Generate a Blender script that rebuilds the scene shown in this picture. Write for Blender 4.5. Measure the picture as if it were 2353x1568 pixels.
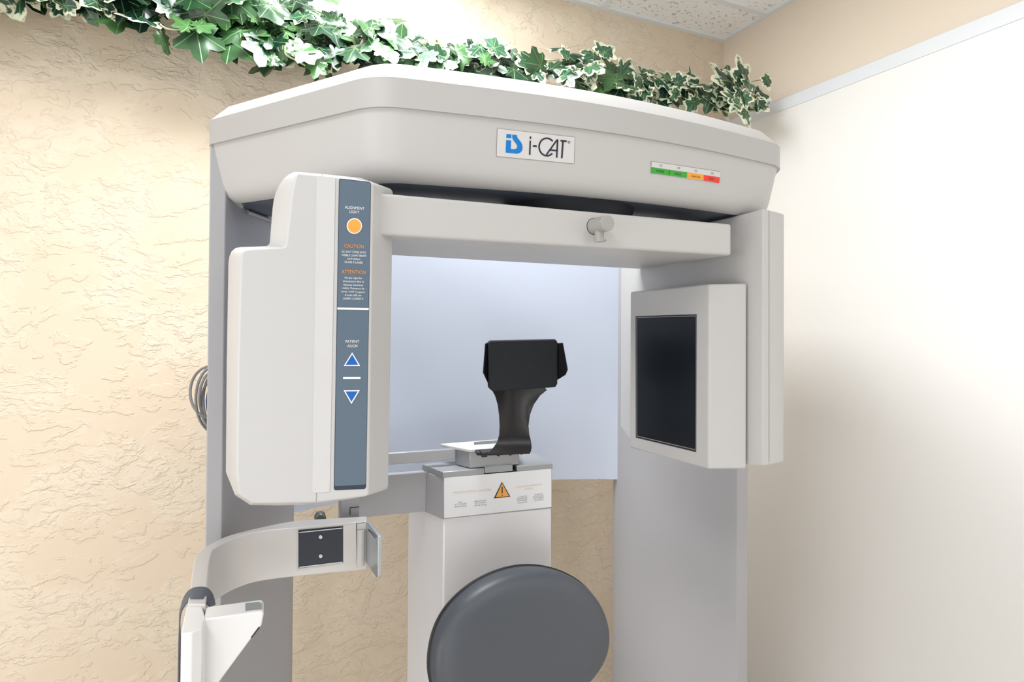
import bpy, bmesh, math, random
from mathutils import Vector, Matrix
from mathutils.bvhtree import BVHTree

random.seed(7)
SC = bpy.context.scene
COL = SC.collection
for o in list(bpy.data.objects):
    bpy.data.objects.remove(o)

# ------------------------------------------------------------------ camera
F_PX = 1240.0
W_PX, H_PX = 2353.0, 1568.0
YAW, PITCH, ROLL = math.atan(1240.0 / 2844.0), math.radians(0.6), math.radians(0.36)
SHIFT = -0.0391
EYE = 1.56
CAM = Vector((0, 0, EYE))
_F = Vector((math.sin(YAW), math.cos(YAW), 0)); _R = Vector((math.cos(YAW), -math.sin(YAW), 0)); _Z = Vector((0, 0, 1))
FW = _F * math.cos(PITCH) + _Z * math.sin(PITCH)
UP0 = _Z * math.cos(PITCH) - _F * math.sin(PITCH)
UP = UP0 * math.cos(ROLL) - _R * math.sin(ROLL)
RT = _R * math.cos(ROLL) + UP0 * math.sin(ROLL)
cd = bpy.data.cameras.new('camera'); cam = bpy.data.objects.new('camera', cd); COL.objects.link(cam)
cd.sensor_width = 36.0; cd.lens = F_PX / W_PX * 36.0; cd.shift_y = SHIFT; cd.clip_start = 0.02
cam.matrix_world = Matrix(((RT.x, UP.x, -FW.x, CAM.x), (RT.y, UP.y, -FW.y, CAM.y), (RT.z, UP.z, -FW.z, CAM.z), (0, 0, 0, 1)))
SC.camera = cam

# ------------------------------------------------------------------ world, exposure, lamps
wd = bpy.data.worlds.new('ambient_fill'); SC.world = wd; wd.use_nodes = True  # even ambient fill through the open sides of the room, no source seen
bg = wd.node_tree.nodes['Background']; bg.inputs[0].default_value = (0.92, 0.96, 1.0, 1); bg.inputs[1].default_value = 0.2
SC.view_settings.view_transform = 'Standard'; SC.view_settings.look = 'None'
SC.view_settings.exposure = -0.08; SC.view_settings.gamma = 1.0; SC.view_settings.use_curve_mapping = False
ROOM_H = EYE + 1.211


def area(name, loc, sx, sy, power, col, rot=(0, 0, 0)):
    l = bpy.data.lights.new(name, 'AREA'); l.shape = 'RECTANGLE'; l.size = sx; l.size_y = sy; l.energy = power; l.color = col
    o = bpy.data.objects.new(name, l); o.location = loc; o.rotation_euler = rot; COL.objects.link(o); return o


area('overhead_light', (0.265, 1.20, ROOM_H - 0.03), 0.52, 0.74, 38, (0.94, 0.975, 1.0))
area('overhead_light', (-0.955, -0.2, ROOM_H - 0.03), 0.55, 1.15, 24, (0.96, 0.98, 1.0))
area('overhead_light', (0.875, -1.45, ROOM_H - 0.03), 0.55, 1.15, 16, (0.96, 0.98, 1.0))  # unseen overhead lamp, added to brighten the lower right wall
area('fill_light', (-3.0, -0.9, 1.3), 1.9, 1.6, 34, (0.96, 0.98, 1.0), (0, math.radians(-90), 0))  # added fill from the left for the right-hand faces, no window there
area('fill_light', (-3.0, 0.5, 0.7), 1.3, 1.2, 18, (1.0, 0.95, 0.87), (0, math.radians(-90), 0))  # low warm fill added on the left, no such source seen
area('fill_light', (-1.6, -2.8, 1.0), 1.6, 1.9, 26, (0.98, 0.985, 0.99), (math.radians(90), 0, math.radians(-40)))  # fill added at rear left, turned towards the lower right wall
area('fill_light', (-0.3, -2.9, 0.6), 2.6, 0.9, 10, (0.98, 0.975, 0.97), (math.radians(95), 0, 0))  # low fill added behind the camera to lift shaded fronts

# ------------------------------------------------------------------ measuring helpers
def ray(px, py):
    x = (px - W_PX / 2) / F_PX
    y = -(py - H_PX / 2) / F_PX + SHIFT * W_PX / F_PX
    return RT * x + UP * y + FW


def on_plane(px, py, p, n):
    d = ray(px, py); return CAM + d * ((p - CAM).dot(n) / d.dot(n))


def on_y(px, py, y): return on_plane(px, py, Vector((0, y, 0)), Vector((0, 1, 0)))
def on_x(px, py, x): return on_plane(px, py, Vector((x, 0, 0)), Vector((1, 0, 0)))
def on_z(px, py, z): return on_plane(px, py, Vector((0, 0, z + EYE)), Vector((0, 0, 1)))
def at_d(px, py, d): return CAM + ray(px, py) * d


def vplane(p, ang):            # vertical plane through plan point p running along angle (deg)
    n = Vector((math.sin(math.radians(ang)), -math.cos(math.radians(ang)), 0))
    P = Vector((p[0], p[1], 0))
    return lambda px, py, off=0.0: on_plane(px, py, P + n * off, n)


# ------------------------------------------------------------------ materials
def lin(c):
    r = []
    for v in c[:3]:
        v /= 255.0
        r.append(v / 12.92 if v <= 0.04045 else ((v + 0.055) / 1.055) ** 2.4)
    return (*r, 1)


def mat(name, col, rough=0.5, metal=0.0, bump=None, spec=0.5, vary=0.0, coat=0.0, emit=None):
    m = bpy.data.materials.new(name); m.use_nodes = True
    nt = m.node_tree; N = nt.nodes; L = nt.links; b = N['Principled BSDF']
    b.inputs['Base Color'].default_value = lin(col); b.inputs['Roughness'].default_value = rough
    b.inputs['Metallic'].default_value = metal; b.inputs['Specular IOR Level'].default_value = spec
    b.inputs['Coat Weight'].default_value = coat
    tc = N.new('ShaderNodeTexCoord')
    if vary:
        n = N.new('ShaderNodeTexNoise'); n.inputs['Scale'].default_value = 9; n.inputs['Detail'].default_value = 5
        L.new(tc.outputs['Object'], n.inputs['Vector'])
        mx = N.new('ShaderNodeMix'); mx.data_type = 'RGBA'
        c1 = lin([max(0, v * (1 - vary)) for v in col]); c2 = lin([min(255, v * (1 + vary)) for v in col])
        mx.inputs[6].default_value = c1; mx.inputs[7].default_value = c2
        L.new(n.outputs['Fac'], mx.inputs[0]); L.new(mx.outputs[2], b.inputs['Base Color'])
    if bump:
        n = N.new('ShaderNodeTexNoise'); n.inputs['Scale'].default_value = bump[0]; n.inputs['Detail'].default_value = 3
        L.new(tc.outputs['Object'], n.inputs['Vector'])
        if len(bump) > 3:
            mp = N.new('ShaderNodeMapping'); mp.inputs['Scale'].default_value = bump[3]
            L.new(tc.outputs['Object'], mp.inputs['Vector']); L.new(mp.outputs[0], n.inputs['Vector'])
        bp = N.new('ShaderNodeBump'); bp.inputs['Strength'].default_value = bump[1]; bp.inputs['Distance'].default_value = bump[2]
        L.new(n.outputs['Fac'], bp.inputs['Height']); L.new(bp.outputs[0], b.inputs['Normal'])
    if emit:
        b.inputs['Emission Color'].default_value = lin(col); b.inputs['Emission Strength'].default_value = emit
    return m


PLAST = mat('warm_grey_enclosure_plastic', (190, 188, 186), 0.42, bump=(900, 0.05, 0.0004))
PLASTL = mat('light_grey_enclosure_plastic', (198, 197, 197), 0.38, bump=(900, 0.05, 0.0004))
LOGOP = mat('pale_logo_plate', (208, 206, 205), 0.4)
CAPM = mat('cover_plastic', (180, 178, 176), 0.45, bump=(900, 0.05, 0.0004))
UNDER_SHADE = mat('shade_darkened_underside', (84, 91, 102), 0.5)  # housing grey with the shade under the head put into the colour
SHEET = mat('painted_grey_sheet_metal', (167, 166, 169), 0.5, bump=(700, 0.06, 0.0004))
BACKD = mat('blue_white_backdrop_paint', (197, 204, 219), 0.45)
POSTM = mat('light_grey_post_paint', (226, 224, 225), 0.42, bump=(900, 0.05, 0.0004))
ALU = mat('brushed_aluminium', (160, 161, 163), 0.38, metal=0.35, bump=(40, 0.12, 0.0006, (1, 1, 30)))
ARMM = mat('pale_anodised_arm', (206, 203, 201), 0.40, metal=0.12, bump=(700, 0.05, 0.0004))
WHITE = mat('white_label_plastic', (232, 232, 233), 0.3)
GLOSSW = mat('white_powder_coat', (228, 227, 227), 0.4)
STRIP = mat('scuffed_grey_label_film', (206, 205, 205), 0.5, vary=0.02, bump=(260, 0.12, 0.0005))
SLATE = mat('slate_blue_keypad_film', (92, 108, 124), 0.4, bump=(1500, 0.08, 0.0003))
NAVY = mat('dark_navy_film', (44, 56, 72), 0.35)
PRINT = mat('white_print', (236, 238, 238), 0.5)
ORPRINT = mat('orange_print', (226, 152, 66), 0.5)
PALEOR = mat('faded_orange_print', (226, 200, 172), 0.6)
GREYPR = mat('grey_print', (140, 142, 152), 0.6)
ORANGE = mat('orange_keypad_button', (235, 165, 72), 0.4)
BLUE = mat('blue_keypad_button', (10, 96, 184), 0.4)
LBLUE = mat('logo_blue', (0, 118, 196), 0.4)
INK = mat('navy_ink', (30, 38, 52), 0.4)
GREEN = mat('green_indicator_film', (48, 158, 42), 0.4)
AMBER = mat('amber_indicator_film', (238, 158, 40), 0.4)
RED = mat('red_indicator_film', (232, 48, 32), 0.4)
LGREY = mat('grey_outline', (150, 146, 142), 0.5)
DARK = mat('dark_gap', (28, 32, 38), 0.6)
SCREEN = mat('dark_glass_screen', (12, 17, 24), 0.30, spec=0.3)
BLACKP = mat('black_moulded_plastic', (27, 24, 25), 0.33, bump=(800, 0.1, 0.0004))
FOAM = mat('black_foam_pad', (21, 25, 32), 0.75, bump=(900, 0.3, 0.0008))
VINYL = mat('charcoal_vinyl', (78, 82, 89), 0.42, bump=(1300, 0.12, 0.0004))
SHELL = mat('black_backrest_shell', (30, 30, 34), 0.4)
STRAP = mat('dark_grey_webbing', (86, 93, 102), 0.55, bump=(60, 0.4, 0.001, (14, 14, 1)))
STRAPIN = mat('black_webbing', (24, 25, 28), 0.7)
STEEL = mat('worn_steel', (190, 196, 200), 0.35, metal=0.7, bump=(120, 0.2, 0.0008))
KNOBM = mat('grey_knob_metal', (128, 130, 122), 0.3, metal=0.6)
LENSM = mat('grey_laser_plastic', (160, 159, 156), 0.42)
CABLE = mat('grey_cable_jacket', (128, 128, 130), 0.4)
BLCABLE = mat('blue_cable_jacket', (52, 84, 140), 0.4)
TRIMW = mat('white_aluminium_trim', (226, 230, 234), 0.4)
GRIDM = mat('white_grid_metal', (226, 230, 232), 0.45)
STEM = mat('brown_green_stem', (126, 122, 74), 0.6)
PALESTEM = mat('pale_plastic_stem', (196, 206, 168), 0.5)
FLOORM = mat('beige_vinyl_floor', (222, 216, 207), 0.45, vary=0.04)
LAMPD = mat('lit_diffuser', (255, 255, 255), 0.5, emit=3.0)


def wall_mat(name, col, col2, amt, scale=1.0):
    m = bpy.data.materials.new(name); m.use_nodes = True
    nt = m.node_tree; N = nt.nodes; L = nt.links; b = N['Principled BSDF']
    b.inputs['Roughness'].default_value = 0.55; b.inputs['Specular IOR Level'].default_value = 0.35
    tc = N.new('ShaderNodeTexCoord')
    dn = N.new('ShaderNodeTexNoise'); dn.inputs['Scale'].default_value = 6 * scale; dn.inputs['Detail'].default_value = 3
    L.new(tc.outputs['Object'], dn.inputs['Vector'])
    ad = N.new('ShaderNodeVectorMath'); ad.operation = 'MULTIPLY_ADD'; ad.inputs[1].default_value = (0.10, 0.10, 0.10)
    L.new(dn.outputs['Color'], ad.inputs[0]); L.new(tc.outputs['Object'], ad.inputs[2])

    def plate(sc, lo, hi, vec, stretch=(1, 1, 1), off=0.0):
        mp = N.new('ShaderNodeMapping'); mp.inputs['Scale'].default_value = stretch; mp.inputs['Location'].default_value = (off, off, off)
        mp.inputs['Rotation'].default_value = (0, 0.5, 0)
        L.new(vec, mp.inputs['Vector'])
        n = N.new('ShaderNodeTexNoise'); n.inputs['Scale'].default_value = sc * scale; n.inputs['Detail'].default_value = 5
        n.inputs['Roughness'].default_value = 0.58
        L.new(mp.outputs[0], n.inputs['Vector'])
        r = N.new('ShaderNodeMapRange'); r.interpolation_type = 'SMOOTHSTEP'
        r.inputs['From Min'].default_value = lo; r.inputs['From Max'].default_value = hi
        L.new(n.outputs['Fac'], r.inputs['Value']); return r.outputs[0]
    a = plate(11, 0.52, 0.575, ad.outputs[0], (1, 1, 1.7))
    c = plate(26, 0.50, 0.60, ad.outputs[0], (0.8, 1, 1.5), 3.7)
    e = plate(5, 0.44, 0.56, ad.outputs[0], (1, 1, 1), 9.1)
    f = plate(85, 0.40, 0.62, ad.outputs[0], (1, 1, 1), 5.1)

    def math_(op, x, y):
        k = N.new('ShaderNodeMath'); k.operation = op
        for i, v in enumerate((x, y)):
            if isinstance(v, (int, float)): k.inputs[i].default_value = v
            else: L.new(v, k.inputs[i])
        return k.outputs[0]
    h = math_('ADD', math_('MULTIPLY', a, 0.55), math_('MULTIPLY', math_('MULTIPLY', c, e), 0.6))
    h = math_('ADD', h, math_('MULTIPLY', math_('MULTIPLY', f, e), 0.12))
    bp = N.new('ShaderNodeBump'); bp.inputs['Strength'].default_value = amt; bp.inputs['Distance'].default_value = 0.004
    L.new(h, bp.inputs['Height']); L.new(bp.outputs[0], b.inputs['Normal'])
    mx = N.new('ShaderNodeMix'); mx.data_type = 'RGBA'; mx.inputs[6].default_value = lin(col); mx.inputs[7].default_value = lin(col2)
    L.new(e, mx.inputs[0]); L.new(mx.outputs[2], b.inputs['Base Color'])
    return m


WALL = wall_mat('tan_trowelled_plaster', (222, 205, 182), (226, 211, 190), 0.7)
WALLR = wall_mat('cream_smooth_plaster', (230, 216, 199), (231, 217, 201), 0.12, 0.5)
PANEL = mat('off_white_wall_panel', (240, 238, 235), 0.42, bump=(500, 0.04, 0.0004))


def ceiling_mat():
    m = bpy.data.materials.new('fissured_ceiling_tile'); m.use_nodes = True
    nt = m.node_tree; N = nt.nodes; L = nt.links; b = N['Principled BSDF']; b.inputs['Roughness'].default_value = 0.85
    tc = N.new('ShaderNodeTexCoord')
    mp = N.new('ShaderNodeMapping'); mp.inputs['Rotation'].default_value = (0, 0, 0.5); mp.inputs['Scale'].default_value = (1, 1.7, 1)
    L.new(tc.outputs['Object'], mp.inputs['Vector'])
    v = N.new('ShaderNodeTexNoise'); v.inputs['Scale'].default_value = 48; v.inputs['Detail'].default_value = 4; v.inputs['Distortion'].default_value = 0.8
    L.new(mp.outputs[0], v.inputs['Vector'])
    r = N.new('ShaderNodeMapRange'); r.inputs['From Min'].default_value = 0.36; r.inputs['From Max'].default_value = 0.41
    L.new(v.outputs['Fac'], r.inputs['Value'])
    mx = N.new('ShaderNodeMix'); mx.data_type = 'RGBA'; mx.inputs[6].default_value = lin((196, 192, 188)); mx.inputs[7].default_value = lin((244, 244, 244))
    L.new(r.outputs[0], mx.inputs[0]); L.new(mx.outputs[2], b.inputs['Base Color'])
    bp = N.new('ShaderNodeBump'); bp.inputs['Strength'].default_value = 0.5; bp.inputs['Distance'].default_value = 0.003
    L.new(r.outputs[0], bp.inputs['Height']); L.new(bp.outputs[0], b.inputs['Normal'])
    return m


CEIL = ceiling_mat()


def leaf_mat(name, c_dark, c_light, vein, margin=None):
    m = bpy.data.materials.new(name); m.use_nodes = True
    nt = m.node_tree; N = nt.nodes; L = nt.links; b = N['Principled BSDF']
    b.inputs['Roughness'].default_value = 0.3; b.inputs['Specular IOR Level'].default_value = 0.6
    uv = N.new('ShaderNodeUVMap'); uv.uv_map = 'leaf'
    sx = N.new('ShaderNodeSeparateXYZ'); L.new(uv.outputs[0], sx.inputs[0])
    at = N.new('ShaderNodeAttribute'); at.attribute_name = 'edge'
    at2 = N.new('ShaderNodeAttribute'); at2.attribute_name = 'tone'

    def M(op, x, y=None):
        k = N.new('ShaderNodeMath'); k.operation = op
        for i, v in enumerate((x, y)):
            if v is None: continue
            if isinstance(v, (int, float)): k.inputs[i].default_value = v
            else: L.new(v, k.inputs[i])
        return k.outputs[0]
    ang = M('ARCTAN2', sx.outputs[0], sx.outputs[1])
    rr = M('SQRT', M('ADD', M('MULTIPLY', sx.outputs[0], sx.outputs[0]), M('MULTIPLY', sx.outputs[1], sx.outputs[1])))
    k = M('DIVIDE', ang, math.radians(52))
    fr = M('ABSOLUTE', M('SUBTRACT', k, M('ROUND', k)))
    dist = M('MULTIPLY', M('MULTIPLY', fr, math.radians(52)), rr)
    r = N.new('ShaderNodeMapRange'); r.inputs['From Min'].default_value = 0.008; r.inputs['From Max'].default_value = 0.022
    r.inputs['To Min'].default_value = 0.75; r.inputs['To Max'].default_value = 0.0
    L.new(dist, r.inputs['Value'])
    tc = N.new('ShaderNodeTexCoord'); n = N.new('ShaderNodeTexNoise'); n.inputs['Scale'].default_value = 30
    L.new(tc.outputs['Object'], n.inputs['Vector'])
    mx = N.new('ShaderNodeMix'); mx.data_type = 'RGBA'; mx.inputs[6].default_value = lin(c_dark); mx.inputs[7].default_value = lin(c_light)
    fac = M('MULTIPLY', M('ADD', at2.outputs['Fac'], M('MULTIPLY', M('SUBTRACT', n.outputs['Fac'], 0.5), 0.5)), 1.0)
    L.new(fac, mx.inputs[0]); mx.clamp_factor = True
    mv = N.new('ShaderNodeMix'); mv.data_type = 'RGBA'; mv.inputs[7].default_value = lin(vein)
    L.new(r.outputs[0], mv.inputs[0]); L.new(mx.outputs[2], mv.inputs[6])
    out = mv.outputs[2]
    if margin:
        n2 = N.new('ShaderNodeTexNoise'); n2.inputs['Scale'].default_value = 55; n2.inputs['Detail'].default_value = 3
        L.new(tc.outputs['Object'], n2.inputs['Vector'])
        e = M('ADD', at.outputs['Fac'], M('MULTIPLY', M('SUBTRACT', n2.outputs['Fac'], 0.5), 1.5))
        r2 = N.new('ShaderNodeMapRange'); r2.inputs['From Min'].default_value = 0.56; r2.inputs['From Max'].default_value = 0.68
        L.new(e, r2.inputs['Value'])
        mm = N.new('ShaderNodeMix'); mm.data_type = 'RGBA'; mm.inputs[7].default_value = lin(margin)
        L.new(r2.outputs[0], mm.inputs[0]); L.new(out, mm.inputs[6]); out = mm.outputs[2]
    L.new(out, b.inputs['Base Color'])
    b.inputs['Subsurface Weight'].default_value = 0.0
    bp = N.new('ShaderNodeBump'); bp.inputs['Strength'].default_value = 0.5; bp.inputs['Distance'].default_value = 0.002
    L.new(M('SUBTRACT', 1.0, r.outputs[0]), bp.inputs['Height']); L.new(bp.outputs[0], b.inputs['Normal'])
    return m


LEAFG = leaf_mat('green_ivy_leaf', (14, 42, 34), (72, 116, 62), (112, 146, 92))
LEAFV = leaf_mat('variegated_ivy_leaf', (30, 68, 50), (74, 120, 84), (120, 156, 104), (226, 228, 200))


# ------------------------------------------------------------------ building helpers
WLOC = {}


def root(name, label, cat, loc, group=None):
    o = bpy.data.objects.new(name, None); COL.objects.link(o); o.location = loc; WLOC[o] = Vector(loc)
    o.empty_display_size = 0.1; o['label'] = label; o['category'] = cat
    if group: o['group'] = group
    return o


def finish(name, verts, faces, m, parent=None, smooth=35, bevel=0, seg=2, label=None, kind=None, subsurf=0, recalc=True):
    vs = [Vector(v) for v in verts]
    lo = Vector([min(v[i] for v in vs) for i in range(3)]); hi = Vector([max(v[i] for v in vs) for i in range(3)])
    c = Vector(((lo.x + hi.x) / 2, (lo.y + hi.y) / 2, lo.z))
    me = bpy.data.meshes.new(name); me.from_pydata([v - c for v in vs], [], faces); me.update()
    bm = bmesh.new(); bm.from_mesh(me)
    if recalc: bmesh.ops.recalc_face_normals(bm, faces=bm.faces)
    for f in bm.faces: f.smooth = True
    bm.to_mesh(me); bm.free()
    me.set_sharp_from_angle(angle=math.radians(smooth))
    mats = m if isinstance(m, (list, tuple)) else [m]
    for k in mats: me.materials.append(k)
    o = bpy.data.objects.new(name, me); COL.objects.link(o)
    WLOC[o] = c
    if parent is not None:
        o.parent = parent; o.location = c - WLOC[parent]
    else:
        o.location = c
    if bevel:
        b = o.modifiers.new('bevel', 'BEVEL'); b.width = bevel; b.segments = seg; b.limit_method = 'ANGLE'; b.angle_limit = math.radians(35)
        b.harden_normals = False
    if subsurf:
        s = o.modifiers.new('sub', 'SUBSURF'); s.levels = subsurf; s.render_levels = subsurf
    if label: o['label'] = label
    if kind: o['kind'] = kind
    return o


def top(o, label, cat, group=None):
    o['label'] = label; o['category'] = cat
    if group: o['group'] = group
    return o


def loft_data(rings, close=True, cap=True):
    n = len(rings[0]); V = [p for r in rings for p in r]; Fs = []
    for k in range(len(rings) - 1):
        for i in range(n if close else n - 1):
            j = (i + 1) % n
            Fs.append((k * n + i, k * n + j, (k + 1) * n + j, (k + 1) * n + i))
    if cap:
        Fs.append(tuple(range(n))); Fs.append(tuple((len(rings) - 1) * n + i for i in range(n)))
    return V, Fs


def loft(name, rings, m, parent=None, close=True, cap=True, **k):
    V, Fs = loft_data(rings, close, cap); return finish(name, V, Fs, m, parent, **k)


def prism(name, plan, z0, z1, m, parent=None, **k):    # z relative to eye level; z0/z1 scalar or list
    n = len(plan)
    a = z0 if isinstance(z0, (list, tuple)) else [z0] * n
    b = z1 if isinstance(z1, (list, tuple)) else [z1] * n
    return loft(name, [[Vector((p[0], p[1], a[i] + EYE)) for i, p in enumerate(plan)], [Vector((p[0], p[1], b[i] + EYE)) for i, p in enumerate(plan)]], m, parent, **k)


def extrude(name, pts, vec, m, parent=None, **k):
    pts = [Vector(p) for p in pts]; vec = Vector(vec)
    return loft(name, [pts, [p + vec for p in pts]], m, parent, **k)


def merge(parts):
    V, Fs = [], []
    for v, f in parts:
        b = len(V); V += list(v); Fs += [tuple(i + b for i in q) for q in f]
    return V, Fs


def offset_poly(P, d):
    n = len(P); out = []
    area2 = sum(P[i][0] * P[(i + 1) % n][1] - P[(i + 1) % n][0] * P[i][1] for i in range(n))
    s = 1 if area2 > 0 else -1
    for i in range(n):
        a, b, c = Vector(P[i - 1]), Vector(P[i]), Vector(P[(i + 1) % n])
        e1 = (b - a).normalized(); e2 = (c - b).normalized()
        n1 = Vector((-e1.y, e1.x)) * s; n2 = Vector((-e2.y, e2.x)) * s
        mm = (n1 + n2); mm = mm / mm.dot(n1) if mm.length > 1e-6 else n1
        out.append(b + mm * d)
    return out


def round_poly(P, rad, seg=6):
    n = len(P); out = []
    for i in range(n):
        a, b, c = Vector(P[i - 1]), Vector(P[i]), Vector(P[(i + 1) % n])
        r = rad[i] if isinstance(rad, (list, tuple)) else rad
        if r <= 0: out.append(b); continue
        t = min(r, (a - b).length * 0.48, (c - b).length * 0.48)
        p0 = b + (a - b).normalized() * t; p1 = b + (c - b).normalized() * t
        for k in range(seg + 1):
            u = k / seg; out.append(p0 * (1 - u) ** 2 + b * 2 * u * (1 - u) + p1 * u * u)
    return out


def catmull(P, n, closed=False):
    P = [Vector(p) for p in P]; m = len(P); out = []
    segs = m if closed else m - 1
    for i in range(segs):
        p0 = P[i - 1] if closed or i > 0 else P[0]; p1 = P[i]; p2 = P[(i + 1) % m]
        p3 = P[(i + 2) % m] if closed or i + 2 < m else P[-1]
        for k in range(n):
            t = k / n
            out.append(0.5 * ((2 * p1) + (p2 - p0) * t + (2 * p0 - 5 * p1 + 4 * p2 - p3) * t * t + (3 * p1 - p0 - 3 * p2 + p3) * t ** 3))
    if not closed: out.append(P[-1])
    return out


def tube_data(path, r, sides=8, closed=False, cap=True):
    path = [Vector(p) for p in path]; n = len(path); rings = []
    prev = None
    for i, p in enumerate(path):
        a = path[(i - 1) % n] if closed or i > 0 else p; b = path[(i + 1) % n] if closed or i < n - 1 else p
        t = (b - a).normalized()
        if prev is None:
            u = t.orthogonal().normalized()
        else:
            u = (prev - t * prev.dot(t)).normalized()
        prev = u; w = t.cross(u); rr = r[i] if isinstance(r, (list, tuple)) else r
        rings.append([p + (u * math.cos(2 * math.pi * k / sides) + w * math.sin(2 * math.pi * k / sides)) * rr for k in range(sides)])
    if closed: rings.append(rings[0])
    return loft_data(rings, True, cap and not closed)


def disc_data(c, axis, r, h, n=24, r2=None):
    c = Vector(c); a = Vector(axis).normalized(); u = a.orthogonal().normalized(); w = a.cross(u)
    r2 = r if r2 is None else r2
    rg = lambda q, rr: [c + a * q + (u * math.cos(2 * math.pi * k / n) + w * math.sin(2 * math.pi * k / n)) * rr for k in range(n)]
    return loft_data([rg(0, r), rg(h, r2)])


# pixel-traced flat things laid on a surface: S(px,py,off) -> point
def patch(name, poly, S, off, th, m, parent, **k):
    a = [S(x, y, off + th) for x, y in poly]; b = [S(x, y, off) for x, y in poly]
    return loft(name, [b, a], m, parent, **k)


def gridpatch_data(c4, S, off, nu=10, nv=3):
    V, Fs = [], []
    for j in range(nv + 1):
        for i in range(nu + 1):
            u, v = i / nu, j / nv
            x = (c4[0][0] * (1 - u) + c4[1][0] * u) * (1 - v) + (c4[3][0] * (1 - u) + c4[2][0] * u) * v
            y = (c4[0][1] * (1 - u) + c4[1][1] * u) * (1 - v) + (c4[3][1] * (1 - u) + c4[2][1] * u) * v
            V.append(S(x, y, off))
    for j in range(nv):
        for i in range(nu):
            a = j * (nu + 1) + i; Fs.append((a, a + 1, a + nu + 2, a + nu + 1))
    return V, Fs


_TXT = {}


def text2d(s):
    if s in _TXT: return _TXT[s]
    cu = bpy.data.curves.new('t', 'FONT'); cu.body = s; cu.size = 1; cu.resolution_u = 3
    ob = bpy.data.objects.new('t', cu); COL.objects.link(ob)
    bpy.context.view_layer.update()
    me = bpy.data.meshes.new_from_object(ob.evaluated_get(bpy.context.evaluated_depsgraph_get()))
    vs = [(v.co.x, v.co.y) for v in me.vertices]; fs = [tuple(p.vertices) for p in me.polygons]
    bpy.data.objects.remove(ob); bpy.data.curves.remove(cu); bpy.data.meshes.remove(me)
    _TXT[s] = (vs, fs); return _TXT[s]


def text_px(s, cx, cy, w, h, S, off=0.0012, slope=0.0, lean=0.0):
    vs, fs = text2d(s)
    x0 = min(v[0] for v in vs); x1 = max(v[0] for v in vs); capH = 0.70
    V = []
    for x, y in vs:
        u = ((x - x0) / (x1 - x0) - 0.5) * w; v = -(y / capH - 0.5) * h
        V.append(S(cx + u + v * lean, cy + u * slope + v, off))
    return V, fs


def stroke(pts, w, S, off, closed=False):   # polyline stroke in pixels
    pts = [Vector(p) for p in pts]; n = len(pts); L_, R_ = [], []
    for i, p in enumerate(pts):
        a = pts[i - 1] if (i > 0 or closed) else p; b = pts[(i + 1) % n] if (i < n - 1 or closed) else p
        t = (b - a).normalized(); nn = Vector((-t.y, t.x)) * w / 2
        if a != p and b != p:
            t1 = (p - a).normalized(); c = max(0.4, abs(nn.normalized().dot(Vector((-t1.y, t1.x))))); nn = nn / c
        L_.append(p + nn); R_.append(p - nn)
    V = [S(q.x, q.y, off) for q in L_] + [S(q.x, q.y, off) for q in R_]
    Fs = [(i, (i + 1) % n, n + (i + 1) % n, n + i) for i in range(n if closed else n - 1)]
    return V, Fs


def fillpoly(pts, S, off):
    from mathutils.geometry import tessellate_polygon
    V = [S(x, y, off) for x, y in pts]
    return V, [tuple(t) for t in tessellate_polygon([[Vector((x, y, 0)) for x, y in pts]])]


def flat(name, parts, m, parent, split=False, **k):
    if split:
        for p in parts: o = finish(name, p[0], p[1], m, parent, recalc=False, **k)
        return o
    V, Fs = merge(parts); return finish(name, V, Fs, m, parent, recalc=False, **k)


def bvh_surface(o, fallback):
    dg = bpy.context.evaluated_depsgraph_get(); bpy.context.view_layer.update()
    ev = o.evaluated_get(dg); me = ev.to_mesh()
    T = BVHTree.FromPolygons([WLOC[o] + v.co for v in me.vertices], [tuple(p.vertices) for p in me.polygons])

    def S(px, py, off=0.0):
        d = ray(px, py).normalized(); h = T.ray_cast(CAM, d)
        if h[0] is None: return fallback(px, py, off)
        n = h[1] if h[1].dot(d) < 0 else -h[1]
        return h[0] + n * off
    return S


# ================================================================== ROOM
YB = 1.85; XR = 1.846


def box(name, a, b, m, parent=None, **k):
    return loft(name, [[Vector((a[0], a[1], z)), Vector((b[0], a[1], z)), Vector((b[0], b[1], z)), Vector((a[0], b[1], z))] for z in (a[2], b[2])], m, parent, **k)


box('floor', (-3.2, -3.0, -0.05), (XR + 0.1, YB + 0.1, 0), FLOORM, kind='structure')
box('wall_back', (-3.2, YB, 0), (XR + 0.1, YB + 0.1, ROOM_H), WALL, kind='structure')
box('wall_right', (XR, -3.0, 0), (XR + 0.1, YB, ROOM_H), WALLR, kind='structure')
box('ceiling', (-3.2, -3.0, ROOM_H), (XR + 0.1, YB + 0.1, ROOM_H + 0.05), CEIL, kind='structure')
# suspended grid: tees and wall angle
tees = []


def bx(a, b):
    return loft_data([[Vector((a[0], a[1], z)), Vector((b[0], a[1], z)), Vector((b[0], b[1], z)), Vector((a[0], b[1], z))] for z in (a[2], b[2])])


for y in (1.607, 0.387, -0.833, -2.053):
    tees.append(bx((-3.2, y - 0.012, ROOM_H - 0.007), (XR, y + 0.012, ROOM_H + 0.001)))
x = 1.185
while x > -3.2:
    tees.append(bx((x - 0.012, -3.0, ROOM_H - 0.0075), (x + 0.012, YB, ROOM_H + 0.001))); x -= 0.61
tees.append(bx((-3.2, YB - 0.022, ROOM_H - 0.008), (XR, YB, ROOM_H + 0.001)))
tees.append(bx((XR - 0.022, -3.0, ROOM_H - 0.0085), (XR, YB, ROOM_H + 0.001)))
V, Fs = merge(tees); finish('trim_1', V, Fs, GRIDM, kind='structure')
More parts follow.
